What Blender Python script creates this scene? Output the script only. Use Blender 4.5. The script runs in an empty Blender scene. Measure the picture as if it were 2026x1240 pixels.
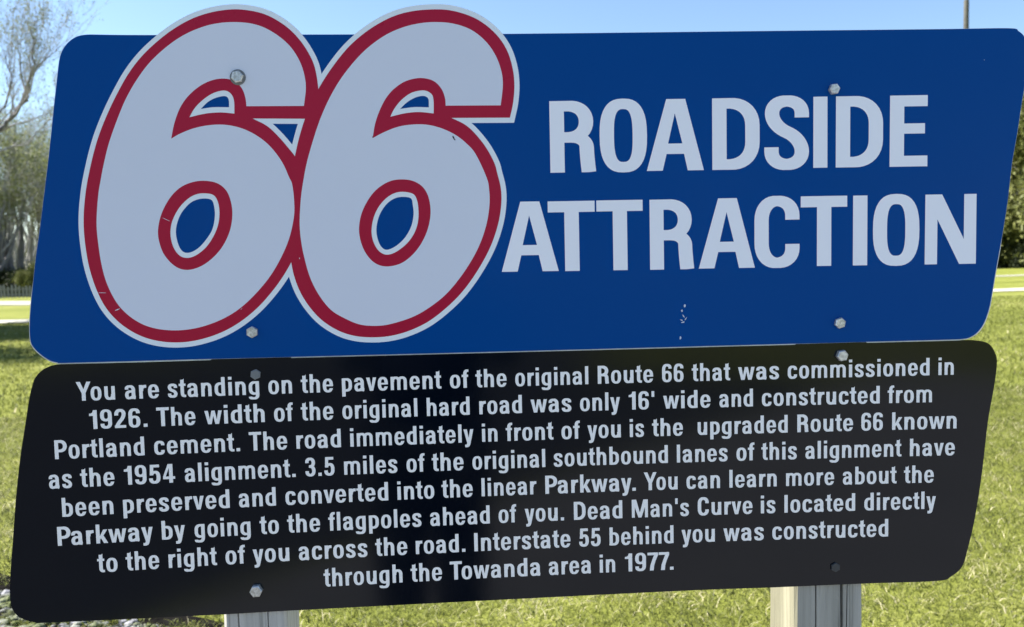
import bpy, math, random
import numpy as np
from mathutils import Vector, Matrix, geometry

random.seed(66)
RNG = np.random.default_rng(66)
S = bpy.context.scene
COL = S.collection

# ------------------------------------------------------------------ camera
CAM_D, CAM_H = 1.08, 1.50            # metres in front of the sign face (plane Y = 0), height above ground
FPX = 1600.0                         # focal length in photograph pixels (2026 wide)
AX = np.array([0.99789437, -0.0255422, 0.05961891]); AX /= np.linalg.norm(AX)   # world X in camera terms
AD = np.array([0.02241356, 0.99771807, 0.06368897]); AD -= AX * (AX @ AD); AD /= np.linalg.norm(AD)  # world down
AY = np.cross(AX, AD)                # world Y
def wdir(c): return Vector((AX @ c, AY @ c, -(AD @ c)))
cam_loc = Vector((0.0, -CAM_D, CAM_H))
right, up, back = wdir(np.array([1., 0, 0])), wdir(np.array([0, -1., 0])), wdir(np.array([0, 0, -1.]))
cd = bpy.data.cameras.new('camera'); cam = bpy.data.objects.new('camera', cd); COL.objects.link(cam)
M = Matrix((right, up, back)).transposed().to_4x4(); M.translation = cam_loc
cam.matrix_world = M
cd.sensor_width = 36; cd.sensor_fit = 'HORIZONTAL'; cd.lens = 36 * FPX / 2026
cd.clip_start = 0.01; cd.clip_end = 3000
cd.dof.use_dof = True; cd.dof.focus_distance = 1.10; cd.dof.aperture_fstop = 8
S.camera = cam

# ------------------------------------------------------------------ world, sun, exposure
SUN_DIR = Vector((-0.64, 0.20, 0.74)).normalized()         # towards the sun
SUN_EL = math.asin(SUN_DIR.z); SUN_AZ = math.atan2(SUN_DIR.x, SUN_DIR.y)
W = bpy.data.worlds.new('World'); S.world = W; W.use_nodes = True
nt = W.node_tree; nt.nodes.clear()
sky = nt.nodes.new('ShaderNodeTexSky'); sky.sky_type = 'NISHITA'; sky.sun_disc = False
sky.sun_elevation = SUN_EL; sky.sun_rotation = SUN_AZ
sky.air_density = 1.0; sky.dust_density = 0.25; sky.ozone_density = 3.0
bg = nt.nodes.new('ShaderNodeBackground'); bg.inputs['Strength'].default_value = 0.054
wo = nt.nodes.new('ShaderNodeOutputWorld')
nt.links.new(sky.outputs[0], bg.inputs[0]); nt.links.new(bg.outputs[0], wo.inputs[0])
sd = bpy.data.lights.new('sun', 'SUN'); sd.energy = 4.3; sd.angle = math.radians(0.53); sd.color = (1.0, 0.95, 0.86)
so = bpy.data.objects.new('sun', sd); COL.objects.link(so); so.location = (-20, 12, 30)
so.rotation_euler = SUN_DIR.to_track_quat('Z', 'Y').to_euler()
S.view_settings.view_transform = 'Standard'; S.view_settings.look = 'None'
S.view_settings.gamma = 1; S.view_settings.use_curve_mapping = False
S.view_settings.exposure = 2.05
S.cycles.max_bounces = 6; S.cycles.diffuse_bounces = 3; S.cycles.glossy_bounces = 3
S.cycles.sample_clamp_indirect = 8

# ------------------------------------------------------------------ helpers
def PX(px, py, yplane=0.0):
    """a point of the (vertical) sign plane, from where it is measured in the photograph"""
    c = np.array([(px - 1013) / FPX, (py - 620) / FPX, 1.0]); d = wdir(c)
    t = (yplane - cam_loc.y) / d.y
    return cam_loc + d * t
def GP(px, py, z=0.0):
    c = np.array([(px - 1013) / FPX, (py - 620) / FPX, 1.0]); d = wdir(c)
    return cam_loc + d * ((z - cam_loc.z) / d.z)
def at_y(px, py, Y): return PX(px, py, Y)

def obj(name, me, mat=None, parent=None):
    o = bpy.data.objects.new(name, me); COL.objects.link(o)
    if mat is not None:
        for m in (mat if isinstance(mat, (list, tuple)) else [mat]): me.materials.append(m)
    if parent is not None: o.parent = parent
    return o
def mesh(name, verts, faces, smooth=False):
    me = bpy.data.meshes.new(name); me.from_pydata([tuple(v) for v in verts], [], [tuple(f) for f in faces]); me.update()
    if smooth: me.polygons.foreach_set('use_smooth', [True] * len(me.polygons))
    return me
def thing(name, label, cat, loc=(0, 0, 0), group=None):
    o = bpy.data.objects.new(name, None); COL.objects.link(o); o.location = loc
    o.empty_display_size = 0.2
    return tag(o, label, cat, group)
def tag(o, label=None, cat=None, group=None, kind=None):
    if label: o['label'] = label
    if cat: o['category'] = cat
    if group: o['group'] = group
    if kind: o['kind'] = kind
    return o

class NT:
    def __init__(s, name):
        s.m = bpy.data.materials.new(name); s.m.use_nodes = True
        s.t = s.m.node_tree; s.b = s.t.nodes['Principled BSDF']; s.tc = s.t.nodes.new('ShaderNodeTexCoord')
    def n(s, kind, **kw):
        x = s.t.nodes.new(kind)
        for k, v in kw.items():
            if k in x.inputs: x.inputs[k].default_value = v
            else: setattr(x, k, v)
        return x
    def l(s, a, b): s.t.links.new(a, b)
    def noise(s, scale, detail=3, rough=.55, vec=None, mapscale=None, rot=None):
        n = s.n('ShaderNodeTexNoise', Scale=scale, Detail=detail, Roughness=rough)
        v = vec or s.tc.outputs['Object']
        if mapscale or rot:
            mp = s.n('ShaderNodeMapping')
            if mapscale: mp.inputs['Scale'].default_value = mapscale
            if rot: mp.inputs['Rotation'].default_value = rot
            s.l(v, mp.inputs[0]); v = mp.outputs[0]
        s.l(v, n.inputs['Vector']); return n.outputs['Fac']
    def ramp(s, fac, stops):
        r = s.n('ShaderNodeValToRGB'); e = r.color_ramp.elements
        while len(e) < len(stops): e.new(0.5)
        for el, (p, c) in zip(e, stops):
            el.position = p; el.color = (*c, 1) if len(c) == 3 else c
        s.l(fac, r.inputs[0]); return r.outputs[0]
    def mix(s, fac, a, b, mode='MIX'):
        x = s.n('ShaderNodeMix'); x.data_type = 'RGBA'; x.blend_type = mode
        for v, i in ((fac, 0), (a, 6), (b, 7)):
            if hasattr(v, 'links') or isinstance(v, bpy.types.NodeSocket): s.l(v, x.inputs[i])
            else: x.inputs[i].default_value = v if i == 0 else (*v, 1)
        return x.outputs[2]
    def math(s, op, a, b=None):
        x = s.n('ShaderNodeMath'); x.operation = op
        for v, i in ((a, 0), (b, 1)):
            if v is None: continue
            if isinstance(v, bpy.types.NodeSocket): s.l(v, x.inputs[i])
            else: x.inputs[i].default_value = v
        return x.outputs[0]
    def bump(s, h, strength=.2, dist=.01):
        b = s.n('ShaderNodeBump', Strength=strength, Distance=dist)
        s.l(h, b.inputs['Height']); s.l(b.outputs[0], s.b.inputs['Normal'])
    def set(s, **kw):
        for k, v in kw.items():
            k = k.replace('_', ' ')
            if isinstance(v, bpy.types.NodeSocket): s.l(v, s.b.inputs[k])
            else: s.b.inputs[k].default_value = (*v, 1) if isinstance(v, tuple) and len(v) == 3 else v
        return s.m

def vinyl(name, col, rough=.3, grime=.06, spec=.5, var=.08):
    t = NT(name)
    n1 = t.noise(9, 5, .6); n2 = t.noise(260, 2, .7)
    c = t.mix(t.math('MULTIPLY', n1, var * 2), col, tuple(min(1, x * .84 + .002) for x in col))
    g = t.ramp(n2, [(.60, (0, 0, 0)), (.78, (1, 1, 1))])
    c = t.mix(t.math('MULTIPLY', g, grime), c, (.25, .25, .22))
    r = t.math('ADD', t.math('MULTIPLY', n1, .12), rough - .05)
    return t.set(Base_Color=c, Roughness=r, Specular_IOR_Level=spec)
M_BLUE = vinyl('blue_sheeting', (.0003, .060, .262), .22, .008, .06, .09)
M_WHITE = vinyl('white_sheeting', (.80, .85, .90), .35, .03, .2)
M_FILL = vinyl('silver_white_sheeting', (.70, .725, .82), .3, .03, .15)
M_RED = vinyl('red_sheeting', (.42, .010, .042), .28, .03, .15)
M_LET = vinyl('letter_sheeting', (.90, .90, .96), .35, .03, .2)
M_BLACK = vinyl('black_sheeting', (.0008, .0030, .0078), .10, .005, .33)
M_BODY = vinyl('white_lettering', (.94, .92, .90), .4, .02, .2)
t = NT('bare_aluminium'); t.set(Base_Color=t.ramp(t.noise(40, 4, .6, mapscale=(1, 1, .1)), [(.3, (.45, .46, .47)), (.7, (.68, .69, .7))]), Metallic=.6, Roughness=.45); M_ALU = t.m
t = NT('zinc_bolt'); t.set(Base_Color=t.ramp(t.noise(300, 3), [(.35, (.42, .41, .38)), (.65, (.72, .72, .71))]), Metallic=.55, Roughness=.38); t.bump(t.noise(500, 2), .3, .0005); M_ZINC = t.m
t = NT('grey_painted_bolt'); t.set(Base_Color=(.17, .18, .185), Roughness=.6); M_GBOLT = t.m
t = NT('black_painted_bolt'); t.set(Base_Color=(.035, .038, .042), Roughness=.55); M_KBOLT = t.m
t = NT('chipped_paint_mark'); t.set(Base_Color=(.55, .62, .70), Roughness=.6); M_CHIP = t.m
t = NT('dark_dirt_speck'); t.set(Base_Color=(.02, .025, .02), Roughness=.8); M_SPECK = t.m

def wood_mat(name, a, b, c):
    t = NT(name)
    g = t.noise(34, 7, .72, mapscale=(1, 1, .028)); g2 = t.noise(160, 3, .6, mapscale=(1, 1, .02)); k = t.noise(5, 3)
    base = t.ramp(g, [(.30, a), (.52, b), (.70, c)])
    base = t.mix(t.ramp(g2, [(.55, (0, 0, 0)), (.66, (.55, .55, .55))]), base, tuple(x * .42 for x in a))
    base = t.mix(t.math('MULTIPLY', k, .35), base, (.26, .27, .22))
    t.set(Base_Color=base, Roughness=.85, Specular_IOR_Level=.2)
    t.bump(t.math('ADD', g, t.math('MULTIPLY', g2, .6)), .6, .002)
    return t.m
M_WOOD = wood_mat('weathered_post_wood', (.32, .31, .29), (.51, .49, .46), (.64, .62, .58))
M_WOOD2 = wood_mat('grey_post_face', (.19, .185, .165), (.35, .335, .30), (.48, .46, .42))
M_WOOD3 = wood_mat('yellowed_post_side', (.08, .072, .04), (.18, .165, .11), (.29, .27, .19))  # yellowish side, darkened in its colour so the sunlit face does not clip
M_PICKET = wood_mat('picket_wood', (.11, .11, .12), (.18, .18, .19), (.27, .27, .28))  # pale wood darkened in the colour to carry the tree shade
M_POLE = wood_mat('dark_pole_wood', (.02, .017, .015), (.035, .03, .028), (.07, .055, .045))

def bark(name, a, b):
    t = NT(name); n = t.noise(12, 5, .65, mapscale=(1, 1, .3))
    t.set(Base_Color=t.ramp(n, [(.3, a), (.7, b)]), Roughness=.9, Specular_IOR_Level=.15); t.bump(n, .6, .03); return t.m
M_BARK = bark('grey_bark', (.085, .08, .085), (.20, .19, .20))
M_BARKF = bark('pale_twig_bark', (.19, .18, .19), (.34, .33, .34))  # pale young twigs; on far trees the paleness also paints in haze
def leafmat(name, cols):
    t = NT(name); n = t.noise(.9, 4, .7); n2 = t.noise(9, 2)
    f = t.math('ADD', t.math('MULTIPLY', n, .6), t.math('MULTIPLY', n2, .4))
    c = t.ramp(f, [(.35, cols[0]), (.5, cols[1]), (.65, cols[2])])
    t.set(Base_Color=c, Roughness=.6, Specular_IOR_Level=.25)
    tr = t.n('ShaderNodeBsdfTranslucent'); t.l(c, tr.inputs[0])
    mx = t.n('ShaderNodeMixShader'); mx.inputs[0].default_value = .35
    out = t.t.nodes['Material Output']; t.l(t.b.outputs[0], mx.inputs[1]); t.l(tr.outputs[0], mx.inputs[2]); t.l(mx.outputs[0], out.inputs[0])
    return t.m
M_BUD = leafmat('young_olive_leaves', [(.09, .11, .045), (.16, .18, .08), (.27, .29, .14)])
M_LEAF = leafmat('olive_leaves', [(.075, .085, .028), (.14, .155, .045), (.25, .255, .085)])
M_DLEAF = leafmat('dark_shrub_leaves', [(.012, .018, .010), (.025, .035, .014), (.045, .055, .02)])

# ------------------------------------------------------------------ 2D shapes -> meshes
def catmull(pts, closed=True, corners=(), n=6, relax=6):
    """smooth curve through traced points, sharp at the corner indices"""
    P = [np.array(p, float) for p in pts]; N = len(P); out = []; fixed = []
    span = N if closed else N - 1
    for i in range(span):
        p1, p2 = P[i], P[(i + 1) % N]
        p0 = P[(i - 1) % N] if (closed or i > 0) and i not in corners else p1 + (p1 - p2)
        p3 = P[(i + 2) % N] if (closed or i + 2 < N) and ((i + 1) % N) not in corners else p2 + (p2 - p1)
        for k in range(n):
            t = k / n
            q = .5 * ((2 * p1) + (-p0 + p2) * t + (2 * p0 - 5 * p1 + 4 * p2 - p3) * t * t + (-p0 + 3 * p1 - 3 * p2 + p3) * t ** 3)
            out.append(q); fixed.append(k == 0 and i in corners)
    if not closed: out.append(P[-1]); fixed.append(True); fixed[0] = True
    A = np.array(out); F = np.array(fixed)
    for _ in range(relax):                       # relax hand jitter, then unshrink (Taubin)
        for lam in (.5, -.52):
            if closed: L = (np.roll(A, 1, 0) + np.roll(A, -1, 0)) / 2 - A
            else: L = np.zeros_like(A); L[1:-1] = (A[:-2] + A[2:]) / 2 - A[1:-1]
            L[F] = 0; A = A + lam * L
    return A
def area(A): x, y = A[:, 0], A[:, 1]; return .5 * np.sum(x * np.roll(y, -1) - np.roll(x, -1) * y)
def offset(A, d, lim=2.2):
    A = np.array(A); s = 1 if area(A) > 0 else -1
    e = np.roll(A, -1, 0) - A; e /= np.maximum(np.linalg.norm(e, axis=1), 1e-9)[:, None]
    nrm = np.stack([e[:, 1], -e[:, 0]], 1) * s
    n0 = np.roll(nrm, 1, 0); b = nrm + n0; bl = np.linalg.norm(b, axis=1); b /= np.maximum(bl, 1e-9)[:, None]
    c = np.clip((b * nrm).sum(1), 1 / lim, 1)
    return A + b * (d / c)[:, None]
def winding(poly, X, Y):
    w = np.zeros(len(X)); n = len(poly)
    x0, y0 = poly[:, 0], poly[:, 1]; x1, y1 = np.roll(x0, -1), np.roll(y0, -1)
    up = (y0[:, None] <= Y) & (y1[:, None] > Y); dn = (y0[:, None] > Y) & (y1[:, None] <= Y)
    cr = (x1 - x0)[:, None] * (Y - y0[:, None]) - (X - x0[:, None]) * (y1 - y0)[:, None]
    return (up & (cr > 0)).sum(0).astype(int) - (dn & (cr < 0)).sum(0).astype(int)
def region(ops):
    """ops: [('+'|'-', polygon)] applied in order -> 2D verts, triangles"""
    verts, edges, polys = [], [], []
    for s, A in ops:
        A = np.array(A, float)
        if area(A) < 0: A = A[::-1]
        keep = np.linalg.norm(A - np.roll(A, 1, 0), axis=1) > 1e-6; A = A[keep]
        b = len(verts); n = len(A)
        verts += [Vector(p) for p in A]; edges += [(b + i, b + (i + 1) % n) for i in range(n)]
        polys.append((s, A))
    v, e, f, *_ = geometry.delaunay_2d_cdt(verts, edges, [], 0, 1e-6)
    V = np.array([(p.x, p.y) for p in v]); T = np.array([list(q) for q in f])
    C = V[T].mean(1); ins = np.zeros(len(T), bool)
    for s, A in polys:
        w = winding(A, C[:, 0], C[:, 1]) > 0
        ins = (ins | w) if s == '+' else (ins & ~w)
    T = T[ins]
    used = np.unique(T); m = -np.ones(len(V), int); m[used] = np.arange(len(used))
    return V[used], m[T]
def face_mesh(name, V, T, y, thick=0.0, mapf=PX):
    """lay a 2D region (photograph pixels) on the sign plane at depth y; thick > 0 gives it sides and a back"""
    pts = []
    for p in V:
        q = mapf(p[0], p[1]); pts.append((q.x, y, q.z))
    vs = list(pts); fs = []
    for t in T:
        a, b, c = (pts[i] for i in t)
        ny = (b[2] - a[2]) * (c[0] - a[0]) - (b[0] - a[0]) * (c[2] - a[2])
        fs.append(tuple(t) if ny < 0 else (t[0], t[2], t[1]))
    if thick:
        n = len(pts); vs += [(x, y + thick, z) for x, _, z in pts]
        cnt = {}
        for f in fs:
            for i in range(3): cnt[(f[i], f[(i + 1) % 3])] = 1
        side = [(b, a, a + n, b + n) for (a, b) in cnt if (b, a) not in cnt]
        fs = fs + [tuple(i + n for i in reversed(f)) for f in fs] + side
    return mesh(name, vs, fs)
def Z(o, s, pts): return [(o[0] + x / s, o[1] + y / s) for x, y in pts]

# ------------------------------------------------------------------ condensed bold lettering (own outlines)
def arcpath(pts, r, n=9):
    """polyline with rounded corners; returns points"""
    P = [np.array(p, float) for p in pts]; out = [P[0]]
    for i in range(1, len(P) - 1):
        a, b, c = P[i - 1], P[i], P[i + 1]
        u = a - b; lu = np.linalg.norm(u); u /= lu; v = c - b; lv = np.linalg.norm(v); v /= lv
        fu = max(lu - .06, lu * .6) if i == 1 else lu / 2; fv = max(lv - .06, lv * .6) if i == len(P) - 2 else lv / 2
        ru, rv = min(r * 1.15, fu), min(r * 1.15, fv)
        p, q = b + u * ru, b + v * rv
        for k in range(n + 1):
            t = k / n; h = .60                       # cubic with full shoulders
            c1 = p + (b - p) * h; c2 = q + (b - q) * h
            out.append((1 - t) ** 3 * p + 3 * (1 - t) ** 2 * t * c1 + 3 * (1 - t) * t * t * c2 + t ** 3 * q)
    out.append(P[-1]); o2 = [out[0]]
    for p in out[1:]:
        if np.linalg.norm(p - o2[-1]) > 1e-4: o2.append(p)
    return np.array(o2)
def stroke(pts, r=.17, s=.19, h=.135):
    A = arcpath(pts, r); d = np.gradient(A, axis=0); d[0] = A[1] - A[0]; d[-1] = A[-1] - A[-2]
    d /= np.linalg.norm(d, axis=1)[:, None]
    w = (h + (s - h) * np.abs(d[:, 1]) ** .9) / 2
    n = np.stack([-d[:, 1], d[:, 0]], 1)
    L, R = A + n * w[:, None], A - n * w[:, None]
    return [('+', np.array([L[i], L[i + 1], R[i + 1], R[i]])) for i in range(len(A) - 1)]
def sup(x0, y0, x1, y1, e=2.5, n=40):
    cx, cy, rx, ry = (x0 + x1) / 2, (y0 + y1) / 2, (x1 - x0) / 2, (y1 - y0) / 2
    t = np.arange(n) * 2 * math.pi / n; c, s = np.cos(t), np.sin(t)
    return np.stack([cx + rx * np.sign(c) * np.abs(c) ** (2 / e), cy + ry * np.sign(s) * np.abs(s) ** (2 / e)], 1)
def ring(x0, y0, x1, y1, s=.19, h=.13, e=2.45): return [('+', sup(x0, y0, x1, y1, e)), ('-', sup(x0 + s, y0 + h, x1 - s, y1 - h, e + .25))]
def R_(x0, y0, x1, y1): return [('+', np.array([(x0, y0), (x1, y0), (x1, y1), (x0, y1)], float))]
def C_(x0, y0, x1, y1): return [('-', np.array([(x0, y0), (x1, y0), (x1, y1), (x0, y1)], float))]
def Pg(*p): return [('+', np.array(p, float))]
def Cg(*p): return [('-', np.array(p, float))]
def flip(ops, w, H): return [(s, np.array([w, H]) - A) for s, A in ops]
X = .72
G = {}
def g(ch, w, ops, lb='s', rb='s'): G[ch] = (w, ops, lb, rb)
CS, CH = .20, .146
g('A', .797, Pg((0, 0), (.279, 1), (.545, 1), (.797, 0), (.572, 0), (.522, .232), (.278, .232), (.222, 0)) + Cg((.398, .80), (.30, .378), (.500, .378)), 'd', 'd')
g('R', .635, R_(0, 0, CS, 1) + stroke([(.1, .927), (.505, .927), (.505, .49), (.1, .49)], .21, CS, CH) + stroke([(.28, .49), (.505, .475), (.512, .22), (.535, 0)], .14, .2, .14) + C_(-.1, -.1, .9, 0), 's', 'r')
g('P', .65, R_(0, 0, CS, 1) + stroke([(.1, .927), (.55, .927), (.55, .43), (.1, .43)], .23, CS, CH), 's', 'd')
g('D', .66, stroke([(.1, .927), (.56, .927), (.56, .073), (.1, .073)], .27, CS, CH) + R_(0, 0, CS, 1), 's', 'r')
g('O', .66, ring(0, -.015, .66, 1.015, CS, CH, 2.6), 'r', 'r')
g('C', .635, stroke([(.532, .672), (.532, .942), (.1, .942), (.1, .058), (.532, .058), (.532, .325)], .24, CS, CH), 'r', 'r')
g('S', .625, stroke([(.523, .71), (.523, .942), (.108, .942), (.108, .60), (.523, .415), (.523, .058), (.10, .058), (.10, .30)], .235, CS, CH + .008), 'r', 'r')
g('I', .2, R_(0, 0, .2, 1))
g('T', .668, R_(0, .842, .668, 1) + R_(.234, 0, .44, .9), 'd', 'd')
g('E', .53, R_(0, 0, CS, 1) + R_(.1, .845, .528, 1) + R_(.1, .462, .492, .606) + R_(.1, 0, .53, .152), 's', 'd')
g('N', .727, R_(0, 0, .175, 1) + R_(.552, 0, .727, 1) + Pg((0, 1), (.238, 1), (.727, 0), (.489, 0)))
g('M', .96, R_(0, 0, .175, 1) + R_(.785, 0, .96, 1) + Pg((.02, 1), (.265, 1), (.48, .27), (.695, 1), (.94, 1), (.57, 0), (.39, 0)))
g('Y', .78, Pg((0, 1), (.222, 1), (.392, .60), (.562, 1), (.78, 1), (.492, .40), (.492, 0), (.288, 0), (.288, .40)), 'd', 'd')
LS, LH = .184, .126
bowl = stroke([(.46, X - LH / 2), (.096, X - LH / 2), (.096, LH / 2 - .005), (.46, LH / 2 - .005)], .19, LS, LH)
arch = lambda x0, x1: stroke([(x0, .42), (x0, X - LH / 2 + .005), (x1, X - LH / 2 + .005), (x1, 0)], .17, LS, LH)
g('n', .56, R_(0, 0, LS, X) + arch(.12, .464))
g('h', .56, R_(0, 0, LS, 1) + arch(.12, .464))
g('m', .90, R_(0, 0, LS - .01, X) + stroke([(.11, .45), (.11, X - .055), (.45, X - .055), (.45, 0)], .15, LS - .01, .125) + stroke([(.46, .45), (.46, X - .055), (.809, X - .055), (.809, 0)], .15, LS - .01, .125))
g('u', .56, flip(R_(0, 0, LS, X) + arch(.12, .464), .56, X))
g('r', .375, R_(0, 0, LS, X) + stroke([(.12, .40), (.12, X - .078), (.375, X - .072)], .17, LS, .15) + [], 's', 'd')
g('o', .57, ring(0, -.015, .57, X + .015, LS, LH), 'r', 'r')
g('e', .56, ring(0, -.015, .56, X + .015, LS, LH) + C_(.30, .215, .60, .32) + R_(.12, .318, .46, .412) + Cg((.36, .318), (.36, .21), (.6, .21), (.6, .318)), 'r', 'r')
g('c', .54, stroke([(.452, .49), (.452, X - .052), (.096, X - .052), (.096, .052), (.452, .052), (.452, .235)], .19, LS, LH), 'r', 'r')
g('a', .555, stroke([(.098, .505), (.098, X - .052), (.44, X - .052), (.44, .08), (.535, .045)], .165, LS, LH) + R_(.345, .06, .53, .45) + R_(.36, 0, .545, .1) + stroke([(.44, .405), (.094, .39), (.094, .052), (.31, .052), (.44, .15)], .15, LS - .004, .12), 'r', 's')
g('d', .56, R_(.368, 0, .56, 1) + bowl + C_(.56, -.1, .8, 1), 'r', 's')
g('b', .56, [(s, A * np.array([-1, 1]) + np.array([.56, 0])) for s, A in (R_(.368, 0, .56, 1) + bowl + C_(.56, -.1, .8, 1))], 's', 'r')
g('p', .56, flip([(s, A) for s, A in (R_(.368, 0, .56, .985) + bowl + C_(.56, -.1, .8, 1))], .56, X), 's', 'r')
g('g', .56, R_(.368, .0, .56, X) + bowl + stroke([(.464, .2), (.464, -.195), (.085, -.195), (.085, -.105)], .15, LS, LH - .005), 'r', 's')
g('i', .19, R_(0, 0, .19, X) + R_(0, .845, .19, 1))
g('l', .19, R_(0, 0, .19, 1))
g('t', .375, stroke([(.182, .93), (.182, .062), (.375, .062)], .12, LS, .124) + Pg((.09, .80), (.278, .99), (.278, .6), (.09, .6)) + R_(0, .595, .365, X), 'd', 'd')
g('f', .375, stroke([(.18, 0), (.18, .937), (.375, .937)], .14, LS, .13) + R_(0, .595, .355, X), 'd', 'd')
g('s', .51, stroke([(.415, .505), (.415, X - .05), (.093, X - .05), (.093, .425), (.42, .305), (.42, .05), (.088, .05), (.088, .215)], .155, .18, .132), 'r', 'r')
g('v', .56, Pg((0, X), (.195, X), (.285, .22), (.373, X), (.56, X), (.378, 0), (.19, 0)), 'd', 'd')
g('w', .88, Pg((0, X), (.183, X), (.262, .24), (.358, X), (.523, X), (.62, .24), (.70, X), (.88, X), (.718, 0), (.532, 0), (.44, .45), (.348, 0), (.165, 0)), 'd', 'd')
g('y', .56, Pg((0, X), (.195, X), (.288, .25), (.376, X), (.56, X), (.385, -.05), (.355, -.15), (.31, -.22), (.24, -.255), (.16, -.262), (.075, -.255), (.075, -.115), (.13, -.12), (.17, -.105), (.195, -.05), (.19, 0)), 'd', 'd')
g('k', .575, R_(0, 0, LS, 1) + Pg((.18, .36), (.36, X), (.565, X), (.365, .41), (.58, 0), (.375, 0), (.24, .27), (.18, .19)), 's', 'd')
g('1', .385, Pg((0, .815), (.09, .83), (.16, .87), (.205, 1), (.385, 1), (.385, 0), (.187, 0), (.187, .70), (0, .70)), 's', 's')
g('2', .56, stroke([(.095, .665), (.095, .935), (.46, .935), (.46, .57), (.17, .25), (.10, .04)], .2, .19, .145) + R_(.0, 0, .555, .142) + C_(-.2, -.2, .8, 0), 'r', 'r')
g('3', .56, stroke([(.095, .72), (.095, .937), (.452, .937), (.452, .53), (.2, .53)], .18, .19, .138) + stroke([(.2, .53), (.465, .53), (.465, .06), (.092, .06), (.092, .285)], .19, .19, .138), 'r', 'r')
g('4', .60, Pg((.255, 1), (.49, 1), (.49, .338), (.60, .338), (.60, .20), (.49, .20), (.49, 0), (.305, 0), (.305, .20), (0, .20), (0, .335)) + Cg((.305, .338), (.305, .80), (.135, .338)), 'r', 'r')
g('5', .57, R_(.07, .855, .52, 1) + Pg((.065, 1), (.235, 1), (.215, .44), (.04, .44)) + stroke([(.125, .46), (.15, .60), (.47, .605), (.47, .06), (.092, .06), (.092, .28)], .2, .19, .135), 'r', 'r')
g('6', .575, ring(0, -.015, .575, .62, .19, .13) + stroke([(.475, .74), (.475, .94), (.096, .94), (.096, .28)], .2, .19, .135), 'r', 'r')
g('9', .575, flip(G['6'][1], .575, 1), 'r', 'r')
g('7', .555, R_(0, .855, .555, 1) + Pg((.365, .9), (.555, .9), (.555, .85), (.43, .55), (.35, .28), (.32, 0), (.115, 0), (.15, .3), (.25, .6)), 'd', 'd')
g('.', .19, R_(0, 0, .19, .17)); g("'", .15, R_(0, .68, .15, 1.0))
SB = {'s': .085, 'r': .058, 'd': .012}
KERN = {'To': -.10, 'Yo': -.10, 'Pa': -.06, 'y.': -.06, '7.': -.07, 'rv': .0, 'ay': -.01}
_gc = {}
def glyph(ch):
    if ch not in _gc: _gc[ch] = region(G[ch][1])
    return _gc[ch]
def layout(word):
    x = 0; pos = []
    for i, ch in enumerate(word):
        w, _, lb, rb = G[ch]
        if i:
            x += SB[G[word[i - 1]][3]] + SB[lb] + .012 + KERN.get(word[i - 1] + ch, 0)
        pos.append(x); x += w
    return pos, x

# ------------------------------------------------------------------ the sign
sign_base = PX(1013, 1180)
sign = thing('roadside_sign', 'blue and black information sign with big red outlined 66 on two timber posts', 'sign', (sign_base.x, 0, 0))
def onsign(o, parent=None):
    o.parent = parent or sign
    if parent is None: o.location = (-sign.location.x, 0, 0)
    return o

o3, s3 = (560, 0), 1842 / 520; o4, s4 = (560, 340), 1697 / 520; o1, s1 = (140, 0), 1842 / 520; o2, s2 = (140, 340), 1697 / 520
# right-hand 6
F2 = Z(o3, s3, [(1525, 738), (1540, 600), (1530, 500), (1490, 390), (1420, 290), (1320, 210), (1200, 167), (1080, 155), (960, 163), (840, 192), (720, 245), (600, 330), (500, 430), (400, 560), (320, 700), (255, 850), (200, 1020), (165, 1150)]) + \
     Z(o4, s4, [(133, 50), (116, 170), (108, 330), (118, 450), (140, 560), (175, 680), (230, 790), (310, 890), (410, 950), (500, 985), (600, 993), (700, 980), (850, 930), (980, 850), (1080, 760), (1180, 630), (1260, 490), (1310, 350), (1332, 220), (1330, 110)]) + \
     Z(o3, s3, [(1425, 1240), (1350, 1080), (1280, 1000), (1200, 940), (1100, 895), (1000, 873), (900, 873), (800, 890), (700, 930), (628, 968), (650, 850), (700, 725), (760, 640), (840, 578), (920, 551), (990, 548), (1060, 570), (1110, 622), (1135, 685), (1140, 740)])
R2 = Z(o3, s3, [(1590, 824), (1612, 720), (1621, 600), (1609, 480), (1570, 355), (1500, 248), (1400, 160), (1300, 108), (1180, 74), (1070, 66), (930, 75), (800, 105), (680, 160), (560, 240), (450, 340), (350, 465), (265, 595), (200, 720), (155, 830), (115, 960), (85, 1090)]) + \
     Z(o4, s4, [(50, 50), (32, 190), (27, 330), (37, 470), (56, 597), (75, 680), (112, 775), (170, 868), (250, 955), (350, 1020), (450, 1055), (560, 1067), (680, 1060), (800, 1030), (930, 970), (1050, 880), (1160, 770), (1260, 630), (1340, 480), (1390, 330), (1409, 200), (1405, 100)]) + \
     Z(o3, s3, [(1500, 1210), (1480, 1140), (1420, 1030), (1340, 930), (1270, 870), (1180, 826)])
N2W = Z(o3, s3, [(752, 818), (780, 762), (830, 700), (900, 650), (985, 633), (1040, 658), (1055, 705), (1056, 795), (950, 785), (850, 795)])
N2B = Z(o3, s3, [(820, 763), (870, 716), (930, 682), (985, 672), (1018, 692), (1022, 752), (920, 750)])
K2o = Z(o4, s4, [(770, 48), (845, 60), (905, 100), (940, 165), (953, 255), (940, 350), (905, 440), (850, 520), (780, 580), (710, 606), (640, 607), (580, 578), (530, 517), (500, 440), (491, 360), (507, 270), (550, 180), (610, 108), (690, 60)])
K2i = Z(o4, s4, [(775, 128), (840, 142), (866, 185), (875, 255), (870, 330), (845, 400), (800, 462), (740, 510), (690, 532), (650, 530), (610, 500), (580, 440), (572, 370), (587, 290), (620, 222), (668, 168), (720, 137)])
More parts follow.
